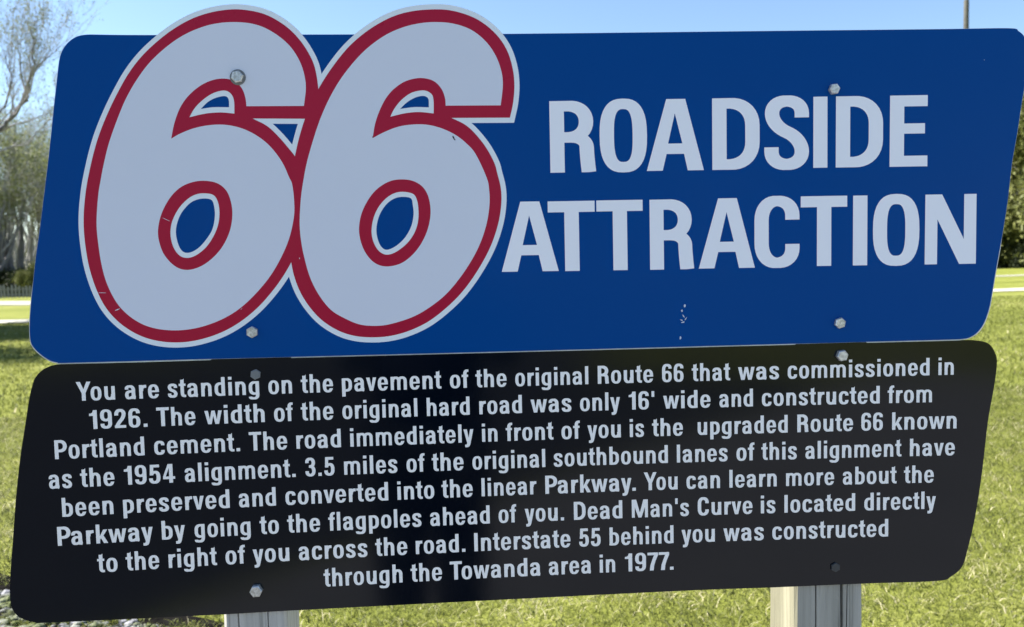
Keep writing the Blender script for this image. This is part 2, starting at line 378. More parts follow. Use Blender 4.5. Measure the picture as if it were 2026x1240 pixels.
K2b = Z(o4, s4, [(765, 161), (825, 170), (838, 215), (843, 275), (828, 350), (790, 420), (740, 470), (690, 498), (655, 499), (625, 468), (605, 405), (606, 340), (627, 270), (665, 212), (712, 175)])
# left-hand 6
F1 = Z(o1, s1, [(1635, 742), (1648, 600), (1622, 470), (1565, 360), (1490, 278), (1385, 207), (1280, 168), (1160, 155), (1040, 162), (930, 187), (800, 242), (680, 322), (560, 432), (470, 550), (390, 688), (330, 830), (270, 1000), (235, 1140)]) + \
     Z(o2, s2, [(195, 50), (178, 160), (168, 330), (180, 470), (205, 620), (245, 745), (310, 860), (400, 945), (510, 1000), (650, 1022), (800, 1010), (950, 963), (1080, 890), (1200, 780), (1310, 640), (1400, 460), (1440, 300), (1443, 190), (1430, 80)]) + \
     Z(o1, s1, [(1530, 1240), (1490, 1150), (1430, 1062), (1360, 990), (1270, 930), (1170, 890), (1060, 873), (950, 880), (850, 903), (760, 940), (705, 972), (728, 860), (770, 750), (830, 667), (910, 600), (1000, 560), (1085, 551), (1155, 572), (1202, 622), (1225, 685), (1232, 744)])
R1 = Z(o1, s1, [(1715, 832), (1733, 740), (1735, 620), (1710, 470), (1660, 360), (1590, 262), (1500, 178), (1380, 108), (1260, 75), (1130, 66), (980, 88), (850, 132), (730, 198), (620, 280), (505, 388), (410, 510), (330, 650), (260, 795), (200, 945), (160, 1080)]) + \
     Z(o2, s2, [(117, 20), (98, 130), (86, 260), (86, 370), (98, 490), (122, 620), (168, 760), (230, 878), (315, 972), (420, 1042), (530, 1083), (660, 1100), (800, 1089), (950, 1045), (1080, 977), (1200, 882), (1300, 772), (1380, 660), (1440, 550), (1485, 440), (1515, 320), (1520, 200), (1505, 80)]) + \
     Z(o1, s1, [(1612, 1180), (1575, 1100), (1520, 1030), (1450, 950), (1375, 882), (1275, 830)])
N1W = Z(o1, s1, [(832, 822), (870, 757), (930, 697), (1000, 652), (1075, 634), (1122, 655), (1145, 705), (1148, 796), (1050, 788), (940, 797)])
N1B = Z(o1, s1, [(912, 763), (960, 716), (1015, 686), (1080, 673), (1107, 696), (1110, 751), (1000, 751)])
K1o = Z(o2, s2, [(860, 57), (945, 72), (1005, 120), (1037, 200), (1044, 290), (1025, 390), (975, 490), (900, 570), (820, 618), (740, 632), (670, 605), (605, 535), (572, 450), (565, 370), (587, 270), (640, 170), (705, 103), (780, 68)])
K1i = Z(o2, s2, [(860, 138), (920, 148), (950, 190), (961, 255), (955, 330), (928, 405), (880, 480), (820, 532), (765, 554), (712, 545), (670, 498), (647, 425), (648, 350), (670, 285), (710, 220), (762, 170), (810, 145)])
K1b = Z(o2, s2, [(850, 172), (908, 180), (927, 225), (931, 290), (915, 370), (878, 432), (832, 485), (785, 515), (742, 521), (710, 498), (687, 440), (680, 370), (702, 290), (740, 232), (788, 190)])
F2 = catmull(F2, corners={0, 47, 57}); F1 = catmull(F1, corners={0, 47, 57})
R2c = catmull(R2, corners={0, len(R2) - 1}); R1c = catmull(R1, corners={0, len(R1) - 1})
W2, W1 = offset(R2c, 10.2), offset(R1c, 10.2)
n2w = catmull(N2W, corners={0, 7}, relax=2); n1w = catmull(N1W, corners={0, 7}, relax=2)
n2b = catmull(N2B, corners={0, 5}, relax=2); n1b = catmull(N1B, corners={0, 5}, relax=2)
k2o, k2i, k2b, k1o, k1i, k1b = (catmull(k) for k in (K2o, K2i, K2b, K1o, K1i, K1b))

blue = [(85.5, 400), (96.5, 309.7), (106, 219.4), (113.2, 155), (117.5, 119), (124, 99), (135.5, 83.5), (151.6, 72.6), (171, 68.6), (200, 68.6), (295, 69.4), (603, 68.4), (1000, 67), (1500, 61.5), (1860, 57.6), (1995, 55.8), (2014, 61), (2026, 72), (2031, 90), (2031, 120), (2026, 174), (2021, 206), (2011.6, 267.7), (2002, 322.6), (1993, 400), (1981.9, 469.6), (1968.8, 542), (1963, 577), (1957, 609), (1947, 638), (1934, 656.8), (1918, 667.3), (1900.6, 670.6), (1860, 672.3), (1573.6, 679.8), (1120, 692), (620, 704.8), (417.6, 709.8), (140, 717.6), (116, 717), (98.7, 712.6), (78.4, 699), (64, 683), (59.7, 667), (59, 641), (61.6, 600), (71, 510), (78.4, 458)]
BL = catmull(blue, n=4, relax=2)
sheet = offset(BL, .55)
# the aluminium sheet shows as a bare rim along the lower corners and the bottom edge
rim = np.array([p + ((0, 1.5) if p[1] > 600 else (0, 0)) + ((1.1, 0) if p[0] > 1930 and p[1] > 480 else (0, 0)) - ((.8, 0) if p[0] < 110 and p[1] > 560 else (0, 0)) for p in sheet])
V, T = region([('+', rim), ('+', offset(W1, .4)), ('+', offset(W2, .4))])
panel = onsign(obj('blue_panel', face_mesh('blue_panel', V, T, 0.0, .003), M_ALU))
V, T = region([('+', BL), ('-', W1), ('-', W2), ('+', k1b), ('+', k2b), ('+', n1b), ('+', n2b)])
# refill what the emblem outlines do not cover between the two figures
obj('blue_face', face_mesh('blue_face', V, T, -.0003), M_BLUE, panel)
V, T = region([('+', W1), ('+', W2), ('-', k1b), ('-', k2b), ('-', n1b), ('-', n2b)])
obj('white_outline', face_mesh('white_outline', V, T, -.0005), M_WHITE, panel)
V, T = region([('+', R1c), ('+', R2c), ('-', F1), ('-', F2), ('+', k1o), ('+', k2o), ('-', k1i), ('-', k2i), ('-', n1w), ('-', n2w)])
obj('red_outline', face_mesh('red_outline', V, T, -.0007), M_RED, panel)
for Fp, ko in ((F1, k1o), (F2, k2o)):
    V, T = region([('+', Fp), ('-', ko)])
    obj('numeral', face_mesh('numeral', V, T, -.0007), M_FILL, panel)

# heading letters: (letter, left px, right px, baseline y, top y) measured on the sign
def z5(x): return 1040 + x / 2.155
def z5y(y): return 140 + y / 2.155
heads = [('R', 103, 298, 433, 128), ('O', 315, 517, 428.5, 123), ('A', 515, 758, 425, 120), ('D', 795, 997, 421, 116), ('S', 1017, 1208, 416.5, 111), ('I', 1226, 1286, 413, 110), ('D', 1322, 1523, 410.5, 107.5), ('E', 1552, 1713, 408, 104.5),
         ('A', -105, 138, 855, 557), ('T', 96, 296, 853, 555), ('T', 303, 500, 849.5, 551), ('R', 529, 717, 846.5, 548), ('A', 737, 976, 841, 543), ('C', 975, 1168, 835.5, 537.5), ('T', 1172, 1370, 831.5, 533.5), ('I', 1395, 1456, 829, 531.5), ('O', 1480, 1678, 827, 529), ('N', 1702, 1920, 823.5, 526)]
def tilt(x): return (1576 - x) / 25065
for ch, xl, xr, yb, yt in heads:
    V, T = glyph(ch); x0, x1, b, tp = z5(xl), z5(xr), z5y(yb), z5y(yt); w = G[ch][0]; cap = b - tp
    m = (x0 + x1) / 2; tt = tilt(m)
    xs = x0 + V[:, 0] * (x1 - x0) / w
    Q = np.stack([xs - (V[:, 1] - .5) * cap * tt, b - .0165 * (xs - m) - V[:, 1] * cap], 1)
    obj('letter', face_mesh('letter', Q, T, -.0005), M_LET, panel)

# black panel
black = [(65.3, 760), (71, 746), (84, 732), (101.6, 723.2), (120, 720.6), (140, 720), (280, 716.2), (417, 712.2), (419, 710.4), (575, 706.4), (577, 708.2), (1120, 694.2), (1573, 682), (1575, 680.4), (1713, 676.4), (1715, 678), (1860, 674.6), (1900, 673), (1928, 673), (1954, 678.7), (1968, 697.4), (1971.7, 720.8), (1965.6, 767.6), (1954, 833), (1942, 936), (1928, 1024.8), (1914, 1085.6), (1902.5, 1120.7), (1881.4, 1139.4), (1853, 1148.8), (1710.7, 1153.8), (1533, 1161.4), (1300, 1170.5), (600, 1206), (440, 1215), (113, 1230.5), (69.7, 1230.5), (43.6, 1222.7), (28.3, 1209.6), (21, 1188), (21, 1140), (26, 1070), (32.7, 979), (41.4, 900), (50, 843.7), (58.8, 787)]
cn = {6, 7, 8, 9, 10, 12, 13, 14, 15}
BK = catmull(black, corners=cn, n=5, relax=2)
V, T = region([('+', BK)])
bpanel = onsign(obj('black_panel', face_mesh('black_panel', V, T, -.0008, .003), M_BLACK))

LINES = [
 ([(165, 792), (579, 778.5), (868, 767.5), (975, 764.8), (1160, 760.5), (1400, 752.7), (1480, 750.7), (1885, 741)],
  [('You', 151, 229), ('are', 247, 316), ('standing', 332, 514), ('on', 530.7, 579), ('the', 595, 660), ('pavement', 676, 874), ('of', 889.5, 928), ('the', 940, 1003), ('original', 1018.6, 1164.6), ('Route', 1181.7, 1292.7), ('66', 1308.8, 1352.7), ('that', 1367.5, 1445), ('was', 1459, 1541.5), ('commissioned', 1557, 1839), ('in', 1855, 1887)]),
 ([(188, 848), (325, 842.6), (520, 834.5), (825, 822.8), (1030, 817), (1255, 810), (1488, 803), (1738, 797.5), (1840, 795.4)],
  [('1926.', 177, 293), ('The', 309.8, 388), ('width', 404.6, 525), ('of', 542, 581), ('the', 595, 660.7), ('original', 677, 826.8), ('hard', 843.8, 930), ('road', 947.5, 1033.4), ('was', 1049, 1131), ('only', 1146.6, 1227), ("16'", 1243, 1295), ('wide', 1311, 1406), ('and', 1422, 1490), ('constructed', 1506, 1740.5), ('from', 1754.6, 1844)]),
 ([(112, 907.9), (284, 900), (465, 892.6), (670, 884), (910, 875.3), (1085, 869), (1225, 864.7), (1400, 860), (1580, 854.3), (1890, 847)],
  [('Portland', 108.4, 287.3), ('cement.', 305, 476), ('The', 492.6, 569.4), ('road', 586, 675.5), ('immediately', 692.5, 937.6), ('in', 953, 985), ('front', 1000, 1095.5), ('of', 1110, 1148), ('you', 1161.4, 1228.8), ('is', 1245, 1274.5), ('the', 1289, 1351.5), ('upgraded', 1379, 1558.6), ('Route', 1576, 1687.8), ('66', 1702.6, 1746.7), ('known', 1763.4, 1892.6)]),
 ([(100, 965), (190, 962.3), (255, 959), (395, 952), (570, 943.7), (735, 936.5), (890, 930), (1078, 922.7), (1190, 919.7), (1342, 914), (1530, 909), (1620, 907), (1805, 901.6)],
  [('as', 96.8, 144), ('the', 159, 228), ('1954', 245.8, 347.8), ('alignment.', 365.5, 586), ('3.5', 604, 663), ('miles', 680.4, 787), ('of', 803.8, 841.3), ('the', 853.7, 918), ('original', 934, 1079.5), ('southbound', 1094.8, 1321.8), ('lanes', 1338, 1439.8), ('of', 1455.8, 1493), ('this', 1505, 1576.6), ('alignment', 1592, 1783.4), ('have', 1798.6, 1889)]),
 ([(130, 1020.6), (275, 1014), (453, 1005), (545, 1000), (765, 988.8), (895, 982.6), (1055, 977), (1160, 973.5), (1283, 969), (1445, 964.3), (1600, 961), (1770, 955.6), (1810, 954)],
  [('been', 123, 226), ('preserved', 243.6, 455.6), ('and', 472.4, 547), ('converted', 564.4, 769), ('into', 785.8, 860), ('the', 873, 936), ('linear', 952, 1062), ('Parkway.', 1078, 1258.4), ('You', 1272.7, 1341), ('can', 1357, 1425), ('learn', 1441.8, 1537), ('more', 1553.8, 1650.5), ('about', 1666, 1773.8), ('the', 1786.8, 1847.4)]),
 ([(118, 1078), (200, 1073.8), (325, 1067.6), (450, 1061.4), (520, 1056.5), (660, 1049.3), (785, 1041.4), (967, 1034.5), (1100, 1028.8), (1255, 1023), (1420, 1018.5), (1553, 1014), (1690, 1010.3), (1825, 1005.6)],
  [('Parkway', 114, 304), ('by', 320, 367.5), ('going', 384.8, 497), ('to', 513.6, 553), ('the', 568, 634.5), ('flagpoles', 649.3, 834.7), ('ahead', 850.5, 969.7), ('of', 985.7, 1022.3), ('you.', 1037.5, 1116.5), ('Dead', 1134.5, 1231.8), ("Man's", 1249, 1363.3), ('Curve', 1379.3, 1489), ('is', 1504, 1534.3), ('located', 1550.6, 1692), ('directly', 1708.4, 1851.3)]),
 ([(210, 1130), (265, 1127.3), (395, 1119.4), (475, 1115.2), (595, 1108), (760, 1099), (828, 1095.7), (942, 1089.6), (1060, 1083), (1160, 1080), (1328, 1074.3), (1440, 1069.8), (1570, 1066), (1752, 1060.5)],
  [('to', 192.8, 234), ('the', 249, 316.4), ('right', 333.5, 430.4), ('of', 446, 486.5), ('you', 500, 573.6), ('across', 590.8, 727.8), ('the', 742, 806.8), ('road.', 822, 921.5), ('Interstate', 937.6, 1129.3), ('55', 1145, 1189), ('behind', 1205, 1333), ('you', 1347.3, 1414.6), ('was', 1430, 1511.4), ('constructed', 1526.7, 1757.3)]),
 ([(665, 1158.7), (790, 1151.8), (905, 1145.8), (1068, 1137.6), (1190, 1132), (1250, 1129.5), (1325, 1126.5)],
  [('through', 640, 797.4), ('the', 812, 875.4), ('Towanda', 889.5, 1069.6), ('area', 1085, 1169.6), ('in', 1185.6, 1217.7), ('1977.', 1235.5, 1333)])]
for base, words in LINES:
    bx, by = zip(*base); cf = np.polyfit(bx, by, 2)
    LV, LT, nb = [], [], 0
    for wd, x0, x1 in words:
        x0 += .8; x1 -= .8
        pos, tot = layout(wd); k = (x1 - x0) / tot
        for ch, p in zip(wd, pos):
            V, T = glyph(ch); xs = x0 + (p + V[:, 0]) * k; cap = 37.3 - (xs - 140) * (2.9 / 1730)
            yb = np.polyval(cf, xs)
            LV.append(np.stack([xs - (V[:, 1] - .3) * cap * tilt(xs), yb - V[:, 1] * cap], 1)); LT.append(T + nb); nb += len(V)
    obj('text_line', face_mesh('text_line', np.concatenate(LV), np.concatenate(LT), -.0011), M_BODY, bpanel)

# marks: chipped paint, scratches, specks (flat, on the faces)
def blob(px, py, rx, ry, rot, seed):
    r = random.Random(seed); n = 9
    return np.array([(px + math.cos(rot) * a - math.sin(rot) * b, py + math.sin(rot) * a + math.cos(rot) * b) for a, b in
                     [((rx * (.6 + .7 * r.random())) * math.cos(i * 2 * math.pi / n), (ry * (.6 + .7 * r.random())) * math.sin(i * 2 * math.pi / n)) for i in range(n)]])
def marks(name, L, m, par, y):
    for i, b in enumerate(L):
        V, T = region([('+', blob(*b, i))]); obj(name, face_mesh(name, V, T, y), m, par)
marks('paint_chip', [(1354.5, 605, 1.8, 3.6, .1), (1349, 614.5, 2, 2.4, 0), (1352, 625, 3.6, 1.0, 1.1), (1348, 633, 1.0, 3.2, 1.9), (1356.5, 630.5, 1.0, 3.4, .5), (1351, 637, 3.2, 1.3, -.3), (1346, 668, 1.9, 3.2, .1), (1950 - 3, 118.5, 1.0, .8, 0)], M_CHIP, panel, -.0006)
marks('scratch', [(329, 434, 7.5, .45, .45), (203, 579, 10, .5, .02), (232.5, 612.5, 5, .9, -.35), (593, 511, .7, 2, 0), (478, 611, 2, .5, -.6)], M_FILL, panel, -.0009)
marks('dirt_speck', [(897.6, 273, 1.2, 5.2, -.45), (900, 276.5, 1.2, 1.2, 0), (737.5, 271, 1.3, .9, 0)], M_SPECK, panel, -.0010)

def hexbolt(px, py, r, m, wash, y, par, tilt_=0.0, head=.0055):
    c = PX(px, py); bm_v, bm_f = [], []
    def lathe(segs, prof, rot=0):
        b = len(bm_v)
        for rr, yy in prof:
            for i in range(segs):
                a = rot + i * 2 * math.pi / segs; bm_v.append((c.x + rr * math.cos(a), yy, c.z + rr * math.sin(a)))
        for j in range(len(prof) - 1):
            for i in range(segs):
                k = (i + 1) % segs; bm_f.append((b + j * segs + i, b + (j + 1) * segs + i, b + (j + 1) * segs + k, b + j * segs + k))
        e = b + (len(prof) - 1) * segs; bm_f.append(tuple(e + i for i in range(segs)))
    lathe(6, [(r, y), (r, y - head * .82), (r * .86, y - head)], tilt_)
    o = onsign(obj('bolt', mesh('bolt', bm_v, bm_f), m)); 
    if wash:
        bm_v, bm_f = [], []
        def L2(segs, prof):
            b = len(bm_v)
            for rr, yy in prof:
                for i in range(segs):
                    a = i * 2 * math.pi / segs; bm_v.append((c.x + rr * math.cos(a), yy, c.z + rr * math.sin(a)))
            for j in range(len(prof) - 1):
                for i in range(segs):
                    k = (i + 1) % segs; bm_f.append((b + j * segs + i, b + (j + 1) * segs + i, b + (j + 1) * segs + k, b + j * segs + k))
            e = b + (len(prof) - 1) * segs; bm_f.append(tuple(e + i for i in range(segs)))
        L2(20, [(wash, y), (wash, y - .0008), (wash * .95, y - .0011)])
        obj('washer', mesh('washer', bm_v, bm_f), M_GBOLT, o)
PXM = .00067
hexbolt(471, 153, 12 * PXM, M_ZINC, 15 * PXM, -.0008, sign, .2)
hexbolt(500, 656.5, 11.5 * PXM, M_ZINC, 0, -.0004, sign, .5)
hexbolt(1648, 177, 11 * PXM, M_ZINC, 0, -.0004, sign, .1, .007)
hexbolt(1660, 638.5, 11.5 * PXM, M_ZINC, 0, -.0004, sign, .3)
hexbolt(506.5, 740, 10.5 * PXM, M_GBOLT, 0, -.0008, sign, .4, .003)
hexbolt(1663.5, 702.5, 12 * PXM, M_ZINC, 0, -.0008, sign, .15, .007)
hexbolt(508.5, 1166.5, 12.5 * PXM, M_ZINC, 0, -.0008, sign, .05, .007)
hexbolt(1651.5, 1121, 10 * PXM, M_KBOLT, 0, -.0008, sign, .5, .003)

# posts (90 mm timbers behind the panels), checked with drying cracks
def post(x0, x1, cracks, ztop, seed, mats2=False):
    r = random.Random(seed); y0, y1 = .0034, .0034 + (x1 - x0) * .98; bv = .004
    prof = [(x0, y1 - bv), (x0, y0 + bv), (x0 + bv, y0)]
    for cx, cw, cdp in cracks: prof += [(cx - cw, y0), (cx - cw * .3, y0 + cdp), (cx + cw * .3, y0 + cdp), (cx + cw, y0)]
    prof += [(x1 - bv, y0), (x1, y0 + bv), (x1, y1 - bv), (x1 - bv, y1), (x0 + bv, y1)]
    zs = [-.3 + i * (ztop + .3) / 26 for i in range(27)]; vs, fs = [], []; n = len(prof)
    for k, z in enumerate(zs):
        for i, (px, py) in enumerate(prof):
            w = .0006 * math.sin(k * 1.7 + i * 2.1 + seed) + (.0012 * math.sin(k * .55 + seed) if 3 <= i < 3 + 4 * len(cracks) else 0)
            vs.append((px + w, py, z))
    for k in range(len(zs) - 1):
        for i in range(n): j = (i + 1) % n; fs.append((k * n + i, (k + 1) * n + i, (k + 1) * n + j, k * n + j))
    fs.append(tuple(range((len(zs) - 1) * n, len(zs) * n))[::-1])
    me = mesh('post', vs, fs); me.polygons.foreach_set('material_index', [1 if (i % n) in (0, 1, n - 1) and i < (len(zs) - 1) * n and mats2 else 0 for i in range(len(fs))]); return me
pl0, pl1 = PX(440, 1220), PX(566, 1212); pr0, pr1 = PX(1575, 1165), PX(1710, 1158)
ztop = PX(1013, 110).z
onsign(obj('post', post(pl0.x, pl1.x, [(pl0.x + .021, .0012, .006), (pl0.x + .06, .0008, .004)], ztop, 1), M_WOOD))
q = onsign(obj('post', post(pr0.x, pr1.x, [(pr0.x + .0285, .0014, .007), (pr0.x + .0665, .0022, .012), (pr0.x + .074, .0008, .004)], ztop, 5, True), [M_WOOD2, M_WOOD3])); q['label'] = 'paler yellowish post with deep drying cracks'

# ------------------------------------------------------------------ ground
def grassmat():
    t = NT('lawn'); co = t.tc.outputs['Object']
    a = t.noise(.22, 4, .6); b = t.noise(1.6, 5, .65, mapscale=(1, 2.2, 1)); c = t.noise(38, 4, .7)
    f = t.math('ADD', t.math('ADD', t.math('MULTIPLY', a, .40), t.math('MULTIPLY', b, .35)), t.math('MULTIPLY', c, .25))
    col = t.ramp(f, [(.36, (.100, .112, .022)), (.46, (.155, .175, .032)), (.54, (.205, .222, .048)), (.66, (.30, .29, .11))])
    t.set(Base_Color=col, Roughness=.9, Specular_IOR_Level=.1); t.bump(t.math('ADD', b, c), .9, .05); return t.m
M_LAWN = grassmat()
def road_mat(name, a, b, sc=3):
    t = NT(name); n = t.noise(sc, 6, .7); n2 = t.noise(60, 3, .7)
    c = t.ramp(t.math('ADD', t.math('MULTIPLY', n, .6), t.math('MULTIPLY', n2, .4)), [(.35, a), (.65, b)])
    t.set(Base_Color=c, Roughness=.9, Specular_IOR_Level=.2); t.bump(n2, .4, .01); return t.m
M_ROAD = road_mat('worn_road', (.25, .245, .21), (.34, .33, .28)); M_CONC = road_mat('pale_concrete', (.33, .32, .27), (.45, .43, .37)); M_ASPH = road_mat('old_asphalt', (.030, .031, .033), (.055, .055, .056))
M_PAVE = road_mat('old_portland_pavement', (.13, .13, .135), (.20, .197, .195), 1.2)
def ground_h(x, y):
    d = np.clip((np.hypot(x, y - 2) - 9) / 30, 0, 1)
    return (np.sin(x * .21 + 1.3) * np.cos(y * .17) * .10 + np.sin(x * .07 - y * .05) * .12) * d
def sheet_mesh(name, xs, ys, zo=0.0):
    Xg, Yg = np.meshgrid(xs, ys); Zg = ground_h(Xg, Yg) + zo; n = len(xs)
    vs = np.stack([Xg.ravel(), Yg.ravel(), Zg.ravel()], 1)
    fs = [(j * n + i, j * n + i + 1, (j + 1) * n + i + 1, (j + 1) * n + i) for j in range(len(ys) - 1) for i in range(n - 1)]
    return mesh(name, vs, fs, True)
ax = np.concatenate([-np.geomspace(900, 40, 14), np.linspace(-36, 36, 73), np.geomspace(40, 900, 14)])
ay = np.concatenate([-np.geomspace(600, 40, 10), np.linspace(-36, 80, 117), np.geomspace(84, 1400, 14)])
tag(obj('lawn_ground', sheet_mesh('lawn_ground', ax, ay), M_LAWN), kind='structure')
def strip(name, a, b, w, m, z=.008, seg=60, ext=.6, wob=.0):
    a, b = Vector((a.x, a.y, 0)), Vector((b.x, b.y, 0)); d = (b - a); a2, b2 = a - d * ext, b + d * ext
    nrm = Vector((-d.y, d.x, 0)).normalized(); vs, fs = [], []
    for i in range(seg + 1):
        p = a2.lerp(b2, i / seg)
        for s in (-1, 0, 1):
            q = p + nrm * s * w / 2; vs.append((q.x, q.y, float(ground_h(q.x, q.y)) + z + (.01 if s == 0 else 0)))
    for i in range(seg):
        for s in (0, 1): k = i * 3 + s; fs.append((k, k + 3, k + 4, k + 1))
    return obj(name, mesh(name, vs, fs, True), m)
tag(strip('path', GP(20, 635), GP(2000, 574), 2.1, M_CONC, .03), kind='structure')
tag(strip('road', GP(20, 602), GP(2010, 546), 3.6, M_ROAD, .03), kind='structure')
# pavement under the viewer; unseen dark ground behind, added to darken panel reflections
def flat(name, pts, z, m, th=0):
    n = len(pts); return obj(name, mesh(name, [(x, y, z) for x, y in pts], [tuple(range(n))]), m)
tag(flat('old_pavement', [(-5.0, .9), (-1.6, -2.1), (1.2, -5.0), (7.5, -10.8), (30, -31), (60, -31), (60, -2.0), (7, -.2), (2.2, .55), (-1.0, 1.2)][::1], .010, M_PAVE), kind='structure')
tag(flat('asphalt_lot', [(-40, -1.5), (-2.2, -1.9), (-1.7, -2.2), (1.1, -5.1), (7.4, -10.9), (29, -31.5), (10, -46), (-40, -46)], .006, M_ASPH), kind='structure')

# ---- grass: blades near the sign, coarser tufts farther off
tg = NT('grass_blades'); at = tg.n('ShaderNodeAttribute'); at.attribute_name = 'tint'
colr = tg.ramp(at.outputs['Fac'], [(0, (.028, .034, .010)), (.35, (.122, .142, .028)), (.7, (.225, .24, .058)), (.86, (.35, .33, .15)), (1, (.54, .49, .32))])
tg.set(Base_Color=colr, Roughness=.6, Specular_IOR_Level=.25)
trn = tg.n('ShaderNodeBsdfTranslucent'); tg.l(colr, trn.inputs[0]); mxs = tg.n('ShaderNodeMixShader'); mxs.inputs[0].default_value = .4
tg.l(tg.b.outputs[0], mxs.inputs[1]); tg.l(trn.outputs[0], mxs.inputs[2]); tg.l(mxs.outputs[0], tg.t.nodes['Material Output'].inputs[0])
def inpoly(pts, x, y): return winding(np.array(pts, float) if area(np.array(pts, float)) > 0 else np.array(pts, float)[::-1], x, y) > 0
edge_a, edge_b = GP(-330, 1075), GP(520, 1262)      # line where the broken pavement edge gives way to lawn
ev = np.array([edge_b.x - edge_a.x, edge_b.y - edge_a.y]); ev /= np.linalg.norm(ev); en = np.array([-ev[1], ev[0]])
if en[1] < 0: en = -en
def edge_dist(x, y): return (x - edge_a.x) * en[0] + (y - edge_a.y) * en[1] + .10 * np.sin(x * 5) + .05 * np.sin(x * 13 + 1)
def blades(name, n, sampler, hr, wr, lean, mat, tintf):
    x, y = sampler(n); n = len(x); z = ground_h(x, y)
    h = RNG.uniform(*hr, n) * (.6 + .8 * RNG.random(n)); w = RNG.uniform(*wr, n); a = RNG.uniform(0, 2 * np.pi, n); la = RNG.uniform(0, 2 * np.pi, n)
    l = h * RNG.uniform(lean[0], lean[1], n)
    dx, dy = np.cos(a) * w / 2, np.sin(a) * w / 2; lx, ly = np.cos(la) * l, np.sin(la) * l
    V = np.empty((n, 5, 3))
    V[:, 0] = np.stack([x - dx, y - dy, z - .003], 1); V[:, 1] = np.stack([x + dx, y + dy, z - .003], 1)
    V[:, 2] = np.stack([x + dx * .8 + lx * .3, y + dy * .8 + ly * .3, z + h * .55], 1); V[:, 3] = np.stack([x - dx * .8 + lx * .3, y - dy * .8 + ly * .3, z + h * .55], 1)
    V[:, 4] = np.stack([x + lx, y + ly, z + h * np.where(lean[1] > .9, .8, .95)], 1)
    me = bpy.data.meshes.new(name); b = np.arange(n) * 5
    loops = np.stack([b, b + 1, b + 2, b + 3, b + 3, b + 2, b + 4], 1).ravel()
    me.vertices.add(n * 5); me.vertices.foreach_set('co', V.ravel())
    me.loops.add(n * 7); me.loops.foreach_set('vertex_index', loops)
    me.polygons.add(n * 2); ls = np.stack([np.arange(n) * 7, np.arange(n) * 7 + 4], 1).ravel(); me.polygons.foreach_set('loop_start', ls)
    me.update(calc_edges=True); me.validate()
    tn = np.repeat(np.clip(tintf(x, y) + RNG.normal(0, .20 if hr[0] < .03 else .13, n), 0, 1), 5)
    A = me.attributes.new('tint', 'FLOAT', 'POINT'); A.data.foreach_set('value', tn)
    return tag(obj(name, me, mat), kind='stuff')
def patch(x, y, s=1.0): return (np.sin(x * 2.1 * s + 3 * np.sin(y * .9 * s)) * np.cos(y * 1.7 * s + 2 * np.sin(x * .8 * s)))
def near(n):
    u = RNG.random(n); d = 1.6 + (7.5 - 1.6) * u ** .8; x = (RNG.random(n) - .5) * (1.75 * d + 1.8) + .05 * d; k = (edge_dist(x, d) > .05) | (RNG.random(n) < .03)
    return x[k], d[k]
def mid(n):
    u = RNG.random(n); d = 7.2 + 17 * u ** .9; x = (RNG.random(n) - .5) * (1.75 * d + 1.5) + .05 * d; return x, d
def tint_near(x, y): return .40 + .18 * patch(x, y, 1.3) + .34 * (np.clip(patch(x + 5, y, 2.3) - .3, 0, 1)) + np.where(RNG.random(len(x)) < .14, .5, 0) - .10 + .35 * np.exp(-((x - .35) ** 2 / .5 + (y - 2.7) ** 2 / .35))
def tint_mid(x, y): return .48 + .16 * patch(x, y, .5) + .12 * patch(x, y * 2, 1.4) + np.where(RNG.random(len(x)) < .05, .3, 0)
tag(blades('grass', 190000, near, (.014, .042), (.0025, .0055), (.5, 2.4), tg.m, tint_near), 'short sunlit lawn grass with dry straw behind the sign', 'grass')
tag(blades('grass', 120000, mid, (.03, .06), (.008, .02), (.3, 1.1), tg.m, tint_mid), 'sunlit lawn grass further back towards the path', 'grass')

def near2(n):
    x, y = near(n); k = patch(x + 3, y * 1.3, 2.6) + RNG.normal(0, .35, len(x)) > .45; return x[k], y[k]
tag(blades('dry_straw', 52000, near2, (.012, .034), (.003, .0055), (1.2, 3.4), tg.m, lambda x, y: .92 + 0 * x), 'pale dry straw strands matted in the lawn behind the sign', 'straw')

# ---- rubble of the broken pavement edge, bottom left
t = NT('mossy_rubble'); n = t.noise(14, 5, .7); n2 = t.noise(5, 3)
c = t.ramp(n, [(.42, (.022, .022, .026)), (.56, (.30, .30, .33))]); c = t.mix(t.ramp(n2, [(.45, (0, 0, 0)), (.6, (.8, .8, .8))]), c, (.11, .13, .04))
t.set(Base_Color=c, Roughness=.95, Specular_IOR_Level=.05); t.bump(n, .6, .01); M_RUB = t.m
t = NT('dark_soil'); t.set(Base_Color=t.ramp(t.noise(20, 4), [(.3, (.004, .004, .004)), (.7, (.014, .013, .012))]), Roughness=1.0, Specular_IOR_Level=0.0); M_SOIL = t.m
pa = [(edge_a.x - 3 * ev[0], edge_a.y - 3 * ev[1]), (edge_b.x + .5 * ev[0], edge_b.y + .5 * ev[1])]
soil = [(pa[0][0] + en[0] * .07, pa[0][1] + en[1] * .07), (pa[1][0] + en[0] * .04, pa[1][1] + en[1] * .04), (pa[1][0] - en[0] * 1.3, pa[1][1] - en[1] * 1.3), (pa[0][0] - en[0] * 1.3, pa[0][1] - en[1] * 1.3)]
tag(flat('soil_edge', soil, .004, M_SOIL), kind='structure')
ico_v = [(0, 0, -1)] + [(math.cos(i * 2 * math.pi / 6) * .9, math.sin(i * 2 * math.pi / 6) * .9, -.3) for i in range(6)] + [(math.cos((i + .5) * 2 * math.pi / 6) * .8, math.sin((i + .5) * 2 * math.pi / 6) * .8, .45) for i in range(6)] + [(0, 0, .9)]
